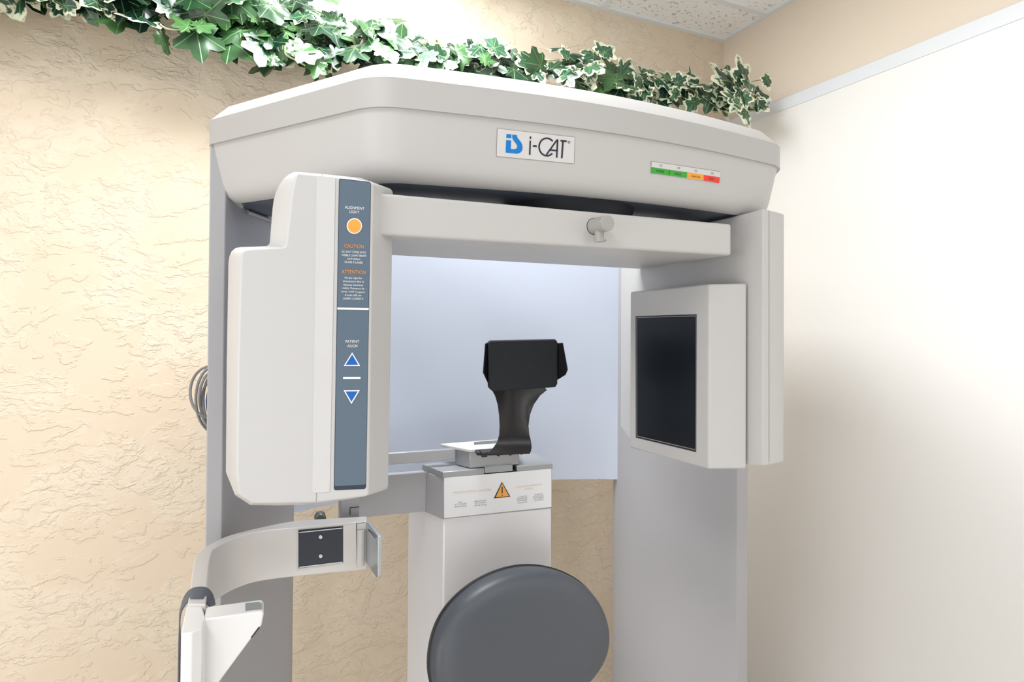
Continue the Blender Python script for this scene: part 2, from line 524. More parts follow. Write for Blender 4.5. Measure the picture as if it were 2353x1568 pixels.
# panelling and its aluminium cap on the right wall
zs0 = on_x(2353, 45, XR - 0.02).z; zs1 = on_x(1740, 274, XR - 0.02).z
ZS = (zs0 + zs1) / 2
YP = YB - 0.001
box('wall_right_panel', (XR - 0.018, -3.0, 0), (XR - 0.0005, YP, ZS), PANEL, kind='structure')
box('trim_2', (XR - 0.021, -3.0, ZS), (XR - 0.0005, YP, ZS + 0.048), TRIMW, kind='structure', bevel=0.002)

# ceiling lamp over the scanner
cl = root('ceiling_light', 'white recessed ceiling light panel above the ivy and the scanner', 'ceiling light', (0.265, 1.3, ROOM_H - 0.02))
V, Fs = merge([bx((-0.03, 0.81, ROOM_H - 0.02), (0.0, 1.59, ROOM_H - 0.0005)), bx((0.53, 0.81, ROOM_H - 0.02), (0.56, 1.59, ROOM_H - 0.0005)),
               bx((0.0, 0.81, ROOM_H - 0.02), (0.53, 0.83, ROOM_H - 0.0005)), bx((0.0, 1.57, ROOM_H - 0.02), (0.53, 1.59, ROOM_H - 0.0005))])
finish('frame', V, Fs, GRIDM, cl)
box('diffuser', (0.0, 0.83, ROOM_H - 0.012), (0.53, 1.57, ROOM_H - 0.004), LAMPD, cl)

# ================================================================== SCANNER
CX = 0.545
sc = root('dental_scanner', 'large pale grey dental x-ray scanner with hooded top and open front', 'scanner', (CX, 1.3, 0))
bow = [(0.128 + (0.962 - 0.128) * t, 0.8 - 0.038 * math.sin(math.pi * t)) for t in [i / 10 for i in range(11)]]
base_outline = [(0.10, 1.36), (-0.117, 1.36), (-0.117, 1.126)] + bow + [(1.207, 1.126), (1.207, 1.36), (0.99, 1.36), (0.84, 1.07), (0.25, 1.07)]  # unseen rear notch, shaped so lamp light reaches the backdrop
radii = [0.01, 0.004, 0.012, 0.085] + [0.0] * 9 + [0.085, 0.03, 0.004, 0.01, 0.01, 0.01]


def hring(off, z):
    base = offset_poly(base_outline, off)
    return [Vector((p.x, p.y, z + EYE)) for p in round_poly(base, [max(0.0006, r - off * 0.3) if r else 0 for r in radii], 8)]


loft('top_cover', [hring(0.008, 0.2935), hring(0.0, 0.2935), hring(0.0, 0.338), hring(0.003, 0.342), hring(0.030, 0.371), hring(0.036, 0.373)], CAPM, sc, smooth=25)
body = loft('head_housing', [hring(0.005, 0.2945), hring(0.007, 0.288), hring(0.020, 0.225), hring(0.024, 0.212), hring(0.031, 0.201), hring(0.040, 0.195), hring(0.047, 0.1925),
                     hring(0.051, 0.1925), hring(0.0535, 0.1965)], PLAST, sc, smooth=40)
loft('underside_shade_sheet', [hring(0.0545, 0.1963), hring(0.056, 0.1956)], UNDER_SHADE, sc)  # added dark sheet standing in for shade beneath the head
hb = bvh_surface(body, lambda px, py, off=0: on_y(px, py, 0.785))

# logo plate
lp = [(1143, 296), (1320, 316), (1318, 376), (1141, 359)]
V, Fs = gridpatch_data([(1141.8, 295), (1321, 315), (1319, 377), (1139.8, 360)], hb, 0.0006, 12, 2)
plate = finish('logo_plate', V, Fs, LGREY, body)
Z = lambda x, y: (1100 + x / 3.9217, 270 + y / 3.9217)
flat('logo_plate_face', [gridpatch_data(lp, hb, 0.0010, 12, 2)], LOGOP, body)
s_shape = [(246, 205), (240, 317), (345, 327), (372, 317), (388, 298), (393, 270), (386, 238), (370, 212), (350, 188), (343, 176), (342, 160), (300, 156), (299, 176), (306, 200), (322, 222), (338, 242), (345, 262), (341, 277), (326, 287), (286, 285), (289, 209)]
flat('logo_emblem', [fillpoly([Z(*p) for p in s_shape], hb, 0.0015), fillpoly([Z(*p) for p in [(248, 150), (292, 154), (290, 188), (246, 184)]], hb, 0.0015)], LBLUE, body)
logo = [stroke([Z(464, 172), Z(463, 195)], 3.4, hb, 0.0015), stroke([Z(462, 210), Z(457, 338)], 3.4, hb, 0.0015), fillpoly([Z(490, 248), Z(520, 252), Z(520, 268), Z(482, 264)], hb, 0.0015)]
arc = []
for k in range(29):
    a = math.radians(-42 - k * (360 - 88) / 28)   # pixel space, y down
    arc.append(Z(611 + 70 * math.cos(a) + 0.0, 267 + 79 * math.sin(a) + 70 * math.cos(a) * 0.02))
logo.append(stroke(arc, 3.6, hb, 0.0015))
logo += [stroke([Z(606, 338), Z(700, 206), Z(712, 203)], 3.4, hb, 0.0016), stroke([Z(708, 200), Z(699, 363)], 3.6, hb, 0.0016), stroke([Z(643, 294), Z(702, 300)], 3.4, hb, 0.0017),
         stroke([Z(733, 210), Z(790, 216)], 3.8, hb, 0.0016), stroke([Z(756, 212), Z(745, 368)], 3.8, hb, 0.0016)]
ring = [Z(811 + 10.5 * math.cos(k * math.pi / 8), 224 + 10.5 * math.sin(k * math.pi / 8)) for k in range(16)]
logo.append(stroke(ring, 0.7, hb, 0.0015, True)); logo.append(text_px('R', *Z(811, 224), 2.4, 3.0, hb, 0.0015, 0.1))
flat('logo_lettering', logo, INK, body)
# status plate
ZT = lambda x, y: (1480 + x / 12.384, 360 + y / 12.384)
TL, TR, BR, BL = ZT(205, 140), ZT(2155, 437), ZT(2125, 757), ZT(180, 468)
flat('status_plate', [gridpatch_data([(TL[0] - 1, TL[1] - 1), (TR[0] + 0.6, TR[1] - 1), (TR[0] - 0.3, TR[1] + 8), (TL[0] - 1.5, TL[1] + 6)], hb, 0.0006, 10, 2)], LGREY, body)
flat('status_plate_face', [gridpatch_data([TL, TR, BR, BL], hb, 0.0010, 10, 2)], LOGOP, body)
mids = [ZT(190, 298), ZT(703, 375), ZT(1213, 448), ZT(1683, 520), ZT(2142, 590)]
bots = [ZT(180, 468), ZT(697, 538), ZT(1206, 612), ZT(1675, 683), ZT(2125, 757)]
for i, (mt, nm) in enumerate(((GREEN, 'green power indicator'), (GREEN, 'green ready indicator'), (AMBER, 'amber x-ray indicator'), (RED, 'red fault indicator'))):
    q = [mids[i], mids[i + 1], bots[i + 1], bots[i]]
    flat('status_window', [gridpatch_data(q, hb, 0.0014, 3, 1)], mt, body, label=nm)
tx = []
for s, cx_, cy_, w_ in (('POWER', 448, 420, 212), ('READY', 952, 500, 182), ('X-RAY ON', 1447, 572, 250), ('FAULT', 1905, 642, 152)):
    c = ZT(cx_, cy_); tx.append(text_px(s, c[0], c[1], w_ / 12.384, 4.4, hb, 0.0019, 0.155, -0.05))
flat('status_divider', [stroke([mids[1], bots[1]], 0.8, hb, 0.0019)], INK, body)
flat('status_lettering', tx, INK, body, split=True)
sq = []
for cx_, cy_ in ((467, 252), (973, 330), (1460, 404), (1927, 478)):
    c = ZT(cx_, cy_); sq.append(stroke([(c[0] - 2, c[1] - 2), (c[0] + 2, c[1] - 1.6), (c[0] + 2, c[1] + 2), (c[0] - 2, c[1] + 1.6)], 0.9, hb, 0.0016, True))
flat('status_symbol', sq, LGREY, body, split=True)
# fixings on the underside
for q in (on_z(558, 468, 0.196), on_z(1357, 456, 0.196), on_z(617, 502, 0.196)):
    V, Fs = disc_data((q.x, q.y, EYE + 0.1985), (0, 0, -1), 0.006, 0.004, 12); finish('screw', V, Fs, KNOBM, body)

# side columns, backdrop
lc = [(-0.115, 1.128), (-0.0885, 1.128), (-0.078, 1.16), (-0.061, 1.222), (-0.038, 1.278), (-0.012, 1.337), (0.012, 1.39), (0.032, 1.435), (0.045, 1.475), (0.045, 1.50), (-0.115, 1.50)]
rc = [(1.231, 1.142), (1.217, 1.128), (1.1785, 1.128), (1.166, 1.16), (1.146, 1.222), (1.122, 1.278), (1.094, 1.337), (1.064, 1.39), (1.040, 1.435), (1.021, 1.475), (1.021, 1.50), (1.231, 1.50)]
prism('side_column', lc, -EYE, 0.33, SHEET, sc, smooth=30, bevel=0.002)
prism('side_column', rc, -EYE, 0.33, SHEET, sc, smooth=30, bevel=0.002)
arcp = []
N_ = 24
for i in range(N_ + 1):
    t = i / N_; xx = 0.045 + (1.021 - 0.045) * t; arcp.append((xx, 1.475 + 0.085 * math.sin(math.pi * t) ** 0.8))
ring0 = [Vector((p[0], p[1], 0)) for p in arcp] + [Vector((p[0], p[1] + 0.012, 0)) for p in reversed(arcp)]
zb = lambda x: -0.525 - 0.035 * (x - 0.045) / 0.976
loft('backdrop_panel', [[Vector((p.x, p.y, EYE + zb(p.x))) for p in ring0], [Vector((p.x, p.y, EYE + 0.33)) for p in ring0]], BACKD, sc, smooth=30)
tb = [Vector((p[0] + 0.004, p[1], EYE + 0.190)) for p in lc[3:9]]
V, Fs = tube_data(catmull(tb, 4), 0.0045, 8); finish('rim', V, Fs, SHEET, sc)

# rotating gantry: hub, beam
V, Fs = disc_data((0.54, 0.965, EYE + 0.163), (0, 0, 1), 0.128, 0.034, 48, 0.136); finish('gantry_hub', V, Fs, DARK, sc)
beam = prism('gantry_beam', [(0.10, 0.78), (0.799, 0.78), (0.868, 1.163), (0.10, 1.066)], 0.1008, 0.1615, PLAST, sc, bevel=0.005, seg=3)
BY = lambda px, py, off=0: on_y(px, py, 0.78 - off)
c0 = on_y(1365.5, 520.5, 0.779)
# laser: barrel and nozzle
knx, kny, knz = c0
V, Fs = merge([disc_data((knx, 0.7795, knz), (0, -1, 0), 0.0136, 0.001, 32), disc_data((knx, 0.779, knz), (0, -1, 0), 0.0129, 0.040, 32), disc_data((knx, 0.739, knz), (0, -1, 0), 0.0129, 0.0008, 32, 0.0122)])
kn = finish('laser_pointer', V, Fs, LENSM, beam)
V, Fs = merge([disc_data((knx, 0.763, knz - 0.009), (0, 0, -1), 0.0078, 0.019, 24), disc_data((knx + 0.0078, 0.762, knz - 0.0255), (1, 0, 0), 0.0018, 0.004, 12)])
finish('laser_nozzle', V, Fs, LENSM, beam)
V, Fs = disc_data((knx, 0.7799, knz), (0, -1, 0), 0.0143, 0.0006, 32); finish('laser_gasket', V, Fs, DARK, beam)

# ---- source housing
YS = 0.7625
f = lambda x, y: on_y(x, y, YS)
s_ = lambda x, y: on_y(x, y, 0.808)
front = [(684, 398), (740, 404), (800, 410), (851, 417), (857, 423), (852, 740), (847, 1136), (841, 1141), (727, 1155), (640, 1157), (580, 1157), (548, 1135), (544, 1085), (547, 830), (553, 606), (553.5, 594), (555, 583), (559, 576.5), (567, 573), (650, 568.5), (656, 566), (658, 560), (667, 482), (669, 460), (671, 444), (674, 428), (677, 413), (680, 404)]
back_ = [(677, 395), (741, 400), (830, 409), (897, 434), (903, 441), (899, 740), (892, 1120), (887, 1126), (727, 1160), (640, 1162), (575, 1161), (540, 1138), (519, 1085), (521, 830), (525, 604), (527, 590), (532, 578), (541, 570.5), (554, 568), (612, 566), (618, 563), (620, 557), (626, 482), (629, 460), (634, 442), (642, 425), (652, 411), (664, 401)]
R0 = [f(*p) for p in front]; R1 = [s_(*p) for p in back_]
# a soft shoulder between the two outlines
R05 = [a.lerp(b, 0.12) + Vector((0, -0.003, 0)) * 0 for a, b in zip(R0, R1)]
R2 = [p + Vector((0, 0.045, 0)) for p in R1]; R3 = [Vector((p.x * 0.97 + 0.04 * 0.03, 1.07, p.z)) for p in R1]
src = loft('source_housing', [R0, R1, R2, R3], PLASTL, sc, smooth=30, bevel=0.0035, seg=3)
HS = lambda px, py, off=0: on_y(px, py, YS - off)
rp = lambda pts, r: [tuple(p) for p in round_poly(pts, r, 4)]
patch('label_strip', rp([(728, 404), (770.5, 408), (757.5, 1131), (717.5, 1133.5)], 6), HS, 0, 0.0009, STRIP, src)
flat('housing_seam', [stroke([(740.3, 400), (740.2, 405)], 1.3, HS, 0.0004), stroke([(727.2, 1133), (726.6, 1155)], 1.3, HS, 0.0004)], LGREY, src, split=True)
edge = rp([(779, 410), (852.5, 418.5), (841, 1124), (767, 1127.5)], 6)
patch('keypad_recess', edge, HS, 0.0002, 0.0004, NAVY, src)
patch('control_panel', rp([(780.2, 411.5), (851.5, 419.8), (840.3, 1114), (768.6, 1118)], 5), HS, 0.0006, 0.0005, SLATE, src)
P_ = 0.0016
flat('panel_divider', [stroke([(775, 709.3), (847.3, 710.6)], 4.6, HS, P_), stroke([(788.3, 869.2), (828.4, 869.2)], 5.0, HS, P_)], PRINT, src, split=True)
wl = []
for s, cx_, cy_, w_, h_, sl in (('ALIGNMENT', 815, 477.8, 45, 6.6, .075), ('LIGHT', 814.7, 487.2, 22.5, 6.6, .07), ('DO NOT STARE INTO', 813.2, 579.5, 55.5, 4.6, .045), ('VISIBLE LIGHT BEAM', 813, 587.2, 56, 4.6, .045),
                       ('1mW 650nm', 813, 595.2, 30, 4.4, .04), ('CLASS II LASER', 812.7, 603.0, 42, 4.6, .04), ('Ne pas regarder', 812, 638.8, 40, 4.4, .035), ('directement dans le', 812, 646.8, 48, 4.4, .03),
                       ('faisceau lumineux', 811.8, 654.8, 45, 4.4, .03), ('visible. Puissance de', 811.6, 662.6, 51, 4.4, .03), ('sortie: 1mW. Longueur', 811.6, 670.6, 55, 4.4, .028), ("d'onde: 650 nm", 811.4, 678.6, 38, 4.4, .025),
                       ('LASER CLASSE II', 811.2, 686.4, 46, 4.6, .022), ('PATIENT', 809.8, 785, 31, 6.4, .005), ('ALIGN', 809.7, 795.2, 23, 6.4, .005)):
    wl.append(text_px(s, cx_, cy_, w_, h_, HS, P_, sl, -0.01))
for a_, b_ in ((0, 2), (2, 6), (6, 13), (13, 15)): flat('panel_lettering', wl[a_:b_], PRINT, src, label='white keypad lettering')
flat('panel_warning_lettering', [text_px('CAUTION', 813.6, 566, 44.5, 8.4, HS, P_, .05, -.01), text_px('ATTENTION', 812.6, 625.2, 55, 8.4, HS, P_, .035, -.01)], ORPRINT, src, split=True, label='orange keypad warning word')


def pix_circle(cx_, cy_, r, n=32): return [(cx_ + r * math.cos(2 * math.pi * k / n), cy_ + r * 1.03 * math.sin(2 * math.pi * k / n)) for k in range(n)]


patch('alignment_light_button', pix_circle(814.3, 519.6, 15.2), HS, 0.0014, 0.0010, ORANGE, src, label='round orange button')
flat('button_outline', [stroke(pix_circle(814.3, 519.6, 16.4), 2.6, HS, 0.0018, True), stroke([(809.3, 812.5), (825.6, 840.2), (791.8, 840.2)], 2.6, HS, 0.0018, True), stroke([(807.6, 926.5), (824.6, 898.2), (791.6, 898.6)], 2.6, HS, 0.0018, True)], PRINT, src, split=True)
patch('up_button', [(809.4, 813), (824.6, 839.6), (793, 839.6)], HS, 0.0012, 0.0004, BLUE, src, label='blue up arrow button')
patch('down_button', [(807.7, 925.6), (823.5, 899), (792.6, 899.2)], HS, 0.0012, 0.0004, BLUE, src, label='blue down arrow button')

# ---- detector arm and box
ap = [(0.8705, 0.77), (0.921, 0.77), (0.932, 0.774), (0.941, 0.785), (0.947, 0.80), (0.947, 1.26), (0.892, 1.275), (0.872, 1.205), (0.866, 0.80)]
bz = [-.307, -.306, -.306, -.306, -.306, -.33, -.335, -.352, -.313]
tz = [.195, .189, .189, .186, .175, .175, .175, .180, .190]
arm = prism('detector_arm', ap, bz, tz, PLAST, sc, bevel=0.0018)
AF = lambda px, py, off=0: on_y(px, py, 0.77 - off)
flat('arm_seam', [stroke([(1767.5, 484), (1767.5, 1062)], 1.0, AF, 0.0004)], LGREY, arm)
bp_ = [(0.79, 0.829), (0.79, 1.091), (0.862, 1.10), (0.8595, 0.7985)]
dz = [on_x(1629, 1079, 0.79).z - EYE, on_x(1446, 1029, 0.79).z - EYE]
tzs = [on_x(1629, 653, 0.79).z - EYE, on_x(1447, 671, 0.79).z - EYE]
det = prism('detector_box', bp_, [dz[0], dz[1], dz[1], dz[0] + 0.001], [tzs[0], tzs[1], tzs[1], tzs[0] + 0.002], PLAST, sc, bevel=0.004, seg=3)
box('detector_mount', (0.861, 0.86, EYE - 0.25), (0.872, 1.06, EYE), DARK, sc)
DX = lambda px, py, off=0: on_x(px, py, 0.79 - off)
patch('screen_recess', [(1460.5, 727), (1600.5, 722.5), (1599.5, 1039.5), (1461, 1006)], DX, 0.0002, 0.0004, DARK, det)
patch('screen_bezel', [(1462.5, 729.5), (1599.3, 725.5), (1598.5, 1035), (1462.8, 1003)], DX, 0.0006, 0.0003, LGREY, det)
patch('detector_screen', [(1463.6, 731), (1598.4, 727), (1597.6, 1033.2), (1463.8, 1001.6)], DX, 0.0009, 0.0004, SCREEN, det, label='dark glass window')

# ================================================================== PATIENT CHAIR POST
ch = root('patient_chair', 'grey post with charcoal padded backrest standing inside the scanner', 'chair', (0.5, 1.3, 0))
PF = vplane((0.379, 1.29), -8.2)


def plan(v): return (v.x, v.y)


A = plan(PF(1020, 1150)); B = plan(PF(1267, 1150))
prism('post', [A, B, (B[0] + 0.03, B[1] + 0.15), (0.325, 1.425)], -EYE, -0.524, POSTM, ch, bevel=0.003)
blk = prism('post_head', [(A[0] - .001, A[1] - .001), (B[0] + .001, B[1] - .001), (B[0] + 0.022, B[1] + 0.11), (0.353, 1.351)], -0.524, -0.423, SHEET, ch, bevel=0.002)
WP = lambda px, py, off=0: PF(px, py, off + 0.0015)
patch('warning_plate', [(1020.5, 1098.5), (1267, 1077.5), (1267, 1165.5), (1020.5, 1191.5)], WP, 0, 0.0012, WHITE, blk)
ZW = lambda x, y: (1010 + x / 15.68, 1090 + y / 15.68)
ZV = lambda x, y: (1140 + x / 15.68, 1070 + y / 15.68)
WW = lambda px, py, off=0: WP(px, py, off + 0.0013)
flat('warning_title', [text_px('MAXIMUM LIFTING CAPACITIES', *ZW(1165, 618), 88, 5.0, WW, .0004, -0.085)], PALEOR, blk)
flat('warning_title', [text_px('CAPACITES MAXIMALES DE', *ZV(1165, 735), 63, 4.2, WW, .0004, -0.125), text_px('LEVAGE', *ZV(1165, 838), 19, 4.2, WW, .0004, -0.125)], PALEOR, blk)
wt = []
for s, c, w_ in (('SEAT', ZW(745, 1015), 9), ('NOT TO EXCEED', ZW(755, 1083), 27), ('400 LBS (182 kg)', ZW(752, 1163), 28), ('WHEELCHAIR LIFT', ZW(1465, 966), 29), ('NOT TO EXCEED', ZW(1470, 1036), 25), ('400 LBS (182 kg)', ZW(1470, 1113), 27)):
    wt.append(text_px(s, c[0], c[1], w_, 3.2, WW, .0004, -0.09))
for s, c, w_ in (('LA CHARGE DE', ZV(945, 1126), 20), ('FAUTEUIL NE DOIT', ZV(940, 1192), 26), ('PAS DEPASSER', ZV(945, 1258), 22), ('182 kg (400 LB)', ZV(945, 1333), 22), ('ELEVATEUR DE', ZV(1530, 1043), 19), ('FAUTEUIL ROULANT', ZV(1520, 1112), 25), ('NE PAS DEPASSER', ZV(1530, 1176), 24), ('182 kg (400 LB)', ZV(1540, 1246), 20)):
    wt.append(text_px(s, c[0], c[1], w_, 3.0, WW, .0004, -0.13))
for a_, b_ in ((0, 3), (3, 6), (6, 10), (10, 14)): flat('warning_lettering', wt[a_:b_], GREYPR, blk)
flat('warning_triangle', [fillpoly([(1153.6, 1108), (1172.6, 1142.3), (1134.8, 1146)], WW, 0.0003)], ORANGE, blk)
flat('warning_mark', [stroke([(1153.6, 1109.5), (1171.3, 1141.4), (1136.6, 1144.8)], 1.9, WW, 0.0006, True), stroke([(1153.8, 1119), (1154, 1134)], 2.6, WW, 0.0006), fillpoly(pix_circle(1154, 1138.4, 1.4, 12), WW, 0.0006)], INK, blk)
f1 = plan(PF(1113, 1080)); f2 = plan(PF(1188, 1080))
prism('post_cap_plate', [(A[0] - .003, A[1] - .003), f1, (f1[0] + 0.012, f1[1] + 0.09), (0.348, 1.3727)], -0.423, -0.408, ALU, ch, bevel=0.0015)
prism('post_cap_plate', [f2, (B[0] + .002, B[1] - .003), (0.662, 1.362), (f2[0] + 0.012, f2[1] + 0.10)], -0.423, -0.408, ALU, ch, bevel=0.0015)
prism('slide_bed', [(A[0] + 0.03, A[1] + 0.004), (B[0] - 0.03, B[1] + 0.008), (0.63, 1.35), (0.38, 1.37)], -0.4235, -0.418, DARK, ch)
lidp = [(0.4466, 1.2856), (0.579, 1.267), (0.60, 1.345), (0.5336, 1.359), (0.393, 1.370)]
neck = prism('slide_block', [(0.4485, 1.2875), (0.577, 1.2695), (0.585, 1.318), (0.424, 1.333)], -0.407, -0.366, ALU, ch, bevel=0.002)
f3 = PF(1113, 1080, 0.0); f4 = PF(1177, 1078, 0.0)
prism('slide_tongue', [(f3.x, f3.y - 0.002), (f4.x, f4.y - 0.002), (f4.x + .01, f4.y + 0.05), (f3.x + .01, f3.y + 0.05)], -0.419, -0.405, ALU, ch)
lid = prism('slide_lid', round_poly([Vector(p) for p in lidp], 0.006, 3), -0.366, -0.3595, ARMM, ch, bevel=0.0012)
LZ = lambda px, py, off=0: on_z(px, py, -0.3594 + off)
flat('lid_slot', [fillpoly([(1089, 1016), (1150, 1011.5), (1150, 1018), (1089, 1022.5)], LZ, 0.0004)], KNOBM, lid)
# bars to the arm
d8 = Vector((-math.cos(math.radians(8)), math.sin(math.radians(8)), 0)); n8 = Vector((math.sin(math.radians(8)), math.cos(math.radians(8)), 0))


def bar(name, start, length, th, z0, z1, m):
    s = Vector((start[0], start[1], 0)); e = s + d8 * length
    return prism(name, [plan(s), plan(e), plan(e + n8 * th), plan(s + n8 * th)], z0, z1, m, ch, bevel=0.0015)


bar('support_bar', (0.421, 1.327), 0.30, 0.012, -0.394, -0.3655, ALU)
bar('support_bar', (0.354, 1.351), 0.213, 0.018, -0.523, -0.4235, SHEET)
# headrest
HP = vplane((0.44, 1.268), -8.2)
rows = [(860, 1150, 1160, 1183, 1205, 1222), (897, 1131, 1160, 1183, 1205, 1257), (910, 1138, 1160.5, 1183, 1205, 1241), (930, 1144, 1160, 1182, 1205.5, 1227), (955, 1147.5, 1158, 1182, 1207, 1217.5), (980, 1148.5, 1154, 1182, 1211, 1214.5), (1000, 1147.5, 1153, 1182, 1212, 1216.5), (1016, 1143, 1150, 1182, 1214, 1220.5), (1028, 1135, 1144, 1180, 1214, 1221.5), (1037, 1126, 1136, 1176, 1212, 1220.5), (1042, 1120, 1132, 1174, 1211, 1218)]
offs = [0.012, 0.012, 0.012, 0.012, 0.012, 0.012, 0.013, 0.016, 0.023, 0.030, 0.034]
fl = [0.004, 0.020, 0.018, 0.015, 0.010, 0.003, 0.001, 0, 0, 0, 0]
fr, bk = [], []
for (y, *xs), o_, e_ in zip(rows, offs, fl):
    pr = []
    for k, x in enumerate(xs):
        sl = -0.02 * (x - 1180)
        pr.append(HP(x, y + sl * (1 if y > 950 else 0.3), o_ + (e_ if k in (0, 4) else 0)))
    fr.append(pr); bk.append([p + n8 * 0.0035 for p in pr])
rings = [a + list(reversed(b)) for a, b in zip(fr, bk)]
hr = root('headrest', 'black plastic headrest with foam pad clipped on top of the post', 'headrest', plan(HP(1175, 1040)) + (1.04,))
hs = loft('headrest_stem', rings, BLACKP, hr, smooth=50)
rail = [HP(1096, 1040, 0.018), HP(1221, 1036, 0.018)]
parts = []
for (x0, x1, y0, y1, o_) in ((1096, 1130, 1038.5, 1045, .014), (1106, 1218, 1038, 1046, .020), (1107, 1120, 1040, 1049.5, .024), (1143, 1149, 1040, 1049, .024), (1170, 1176, 1040, 1048, .024), (1196, 1202, 1038, 1047, .024)):
    q = [HP(x0, y0 - (x0 - 1160) * .02, o_), HP(x1, y0 - (x1 - 1160) * .02, o_), HP(x1, y1 - (x1 - 1160) * .04, o_), HP(x0, y1 - (x0 - 1160) * .04, o_)]
    parts.append(loft_data([q, [p + n8 * 0.026 for p in q]]))
V, Fs = merge(parts); finish('clip_rail', V, Fs, BLACKP, hr, bevel=0.001)
padpx = [(1127, 783), (1277, 780), (1282.5, 788), (1281.5, 882), (1277, 890.5), (1133, 900.5), (1123, 891), (1121, 789)]
PO = 0.042
pq = [HP(x, y, PO) for x, y in padpx]
extrude('headrest_pad', pq, n8 * 0.014, FOAM, hr, bevel=0.003, seg=3)
w1 = [HP(1280.5, 789, PO - .008), HP(1293, 788, PO + .022), HP(1304.5, 850, PO + .030), HP(1299.5, 862, PO + .026), HP(1280.5, 874, PO - .008)]
extrude('headrest_wing', w1, n8 * 0.007 + Vector((0.004, 0, 0)), BLACKP, hr, bevel=0.0015)
w2 = [HP(1123, 787, PO - .010), HP(1115.5, 790, PO + .012), HP(1110.3, 857, PO + .016), HP(1123, 884, PO - .010)]
extrude('headrest_wing', w2, n8 * 0.007, BLACKP, hr, bevel=0.0015)

# backrest
bo = [(1215.6, 1293.5), (1269, 1300), (1311, 1319), (1343, 1341), (1364, 1365), (1381, 1395), (1391, 1431), (1393.5, 1458), (1390, 1489), (1377, 1518), (1360, 1543), (1336, 1570), (1300, 1603), (1240, 1635), (1160, 1655), (1090, 1655), (1030, 1640), (998, 1610), (985, 1567), (982, 1533), (984, 1494), (993, 1452), (1008, 1416), (1030, 1386), (1061, 1356), (1095, 1331), (1132, 1314), (1173, 1300)]
bcen = Vector((0.50, 1.10, EYE - 0.68)); bn = Vector((0.05, -0.985, 0.16)).normalized()
BP = lambda px, py, off=0: on_plane(px, py, bcen + bn * off, bn)
outl = catmull([BP(x + 1.5, y + 1.5) for x, y in bo], 4, True)
for _ in range(30): outl = [(outl[i - 1] + outl[i] * 2 + outl[(i + 1) % len(outl)]) / 4 for i in range(len(outl))]
cen = sum(outl, Vector()) / len(outl)


def bring(scale, off): return [cen + (p - cen) * scale * 1.013 + bn * off for p in outl]


loft('backrest_cushion', [bring(0.93, -0.012), bring(0.972, -0.010), bring(0.982, -0.002), bring(0.978, 0.010), bring(0.962, 0.022), bring(0.925, 0.033), bring(0.86, 0.040), bring(0.74, 0.0445), bring(0.55, 0.047), bring(0.3, 0.048), bring(0.08, 0.048)], VINYL, ch, smooth=60)
loft('backrest_shell', [bring(0.80, -0.040), bring(0.95, -0.028), bring(0.995, -0.012), bring(1.0, -0.006), bring(0.985, -0.0045), bring(0.5, -0.0045)], SHELL, ch, smooth=50)
box('backrest_bracket', (0.47, 1.125, EYE - 0.85), (0.55, 1.28, EYE - 0.72), DARK, ch, bevel=0.004)

# ================================================================== SWING ARM (gate) at the left
KR = 0.42 / 0.508
ga = root('swing_arm', 'curved pale grey swing-out arm rail with flap at lower left', 'arm rail', (0.12, 1.2, 0.75))
ot = [(843, 1186.5), (800, 1189), (751, 1192), (680, 1197), (623, 1207), (566, 1220), (517, 1234), (474, 1256), (454, 1274), (446, 1289), (441, 1320), (436, 1357), (431, 1388)]
it = [(843, 1199.5), (800, 1203), (751, 1206.5), (680, 1212.5), (623, 1218), (575, 1225.5), (528, 1241), (494, 1260), (485, 1277), (481.5, 1294), (478.5, 1320), (476, 1357), (473, 1390)]
ZT_, ZB_ = -0.42, -0.513
O3 = catmull([on_z(x, y, ZT_) for x, y in ot], 6); I3 = catmull([on_z(x, y, ZT_) for x, y in it], 6)
dn = Vector((0, 0, ZB_ - ZT_))
band = loft('curved_rail', [[a, b, b + dn, a + dn] for a, b in zip(O3, I3)], ARMM, ga, smooth=40, bevel=0.002)
gb = bvh_surface(band, lambda px, py, off=0: at_d(px, py, 1.26))
ZP = lambda x, y: (660 + x / 7.842, 1140 + y / 7.842)


def gpoly(pts, off): return fillpoly(pts, gb, off)


flat('pad_frame', [gridpatch_data([ZP(172, 610), ZP(1012, 532), ZP(1012, 1212), ZP(172, 1352)], gb, 0.0008, 8, 6)], PLASTL, band)
flat('pad_recess', [gridpatch_data([ZP(204, 612), ZP(1004, 538), ZP(1004, 1200), ZP(204, 1302)], gb, 0.0014, 8, 6)], DARK, band)
flat('rail_pad', [gridpatch_data([ZP(218, 662), ZP(996, 592), ZP(996, 1178), ZP(218, 1268)], gb, 0.0020, 8, 6)], mat('dark_grip_pad', (48, 52, 62), 0.6), band, label='dark rectangular grip pad')
flat('pad_edge', [stroke([ZP(220, 652), ZP(996, 573)], 2.2, gb, 0.0024), stroke([ZP(220, 1280), ZP(996, 1186)], 2.6, gb, 0.0024)], STEEL, band, split=True)
flat('pin_hole', [fillpoly(pix_circle(*ZP(608, 742), 6.4, 20), gb, 0.0024), fillpoly(pix_circle(*ZP(608, 1083), 6.4, 20), gb, 0.0024)], DARK, band, split=True)
flat('pin', [fillpoly(pix_circle(*ZP(604, 733), 4.3, 20), gb, 0.0030), fillpoly(pix_circle(*ZP(606, 1077), 4.3, 20), gb, 0.0030)], STEEL, band, split=True)
flat('end_plate', [gridpatch_data([ZP(1016, 520), ZP(1242, 500), ZP(1248, 1190), ZP(1016, 1225)], gb, 0.0010, 3, 3)], ARMM, band)
flat('hinge_gap', [stroke([ZP(1249, 498), ZP(1258, 1205), ZP(1400, 1190)], 1.6, gb, 0.0016), stroke([ZP(1240, 497), ZP(1400, 482)], 1.0, gb, 0.0016)], DARK, band, split=True)
hc = gb(829.3, 1248, 0.001)
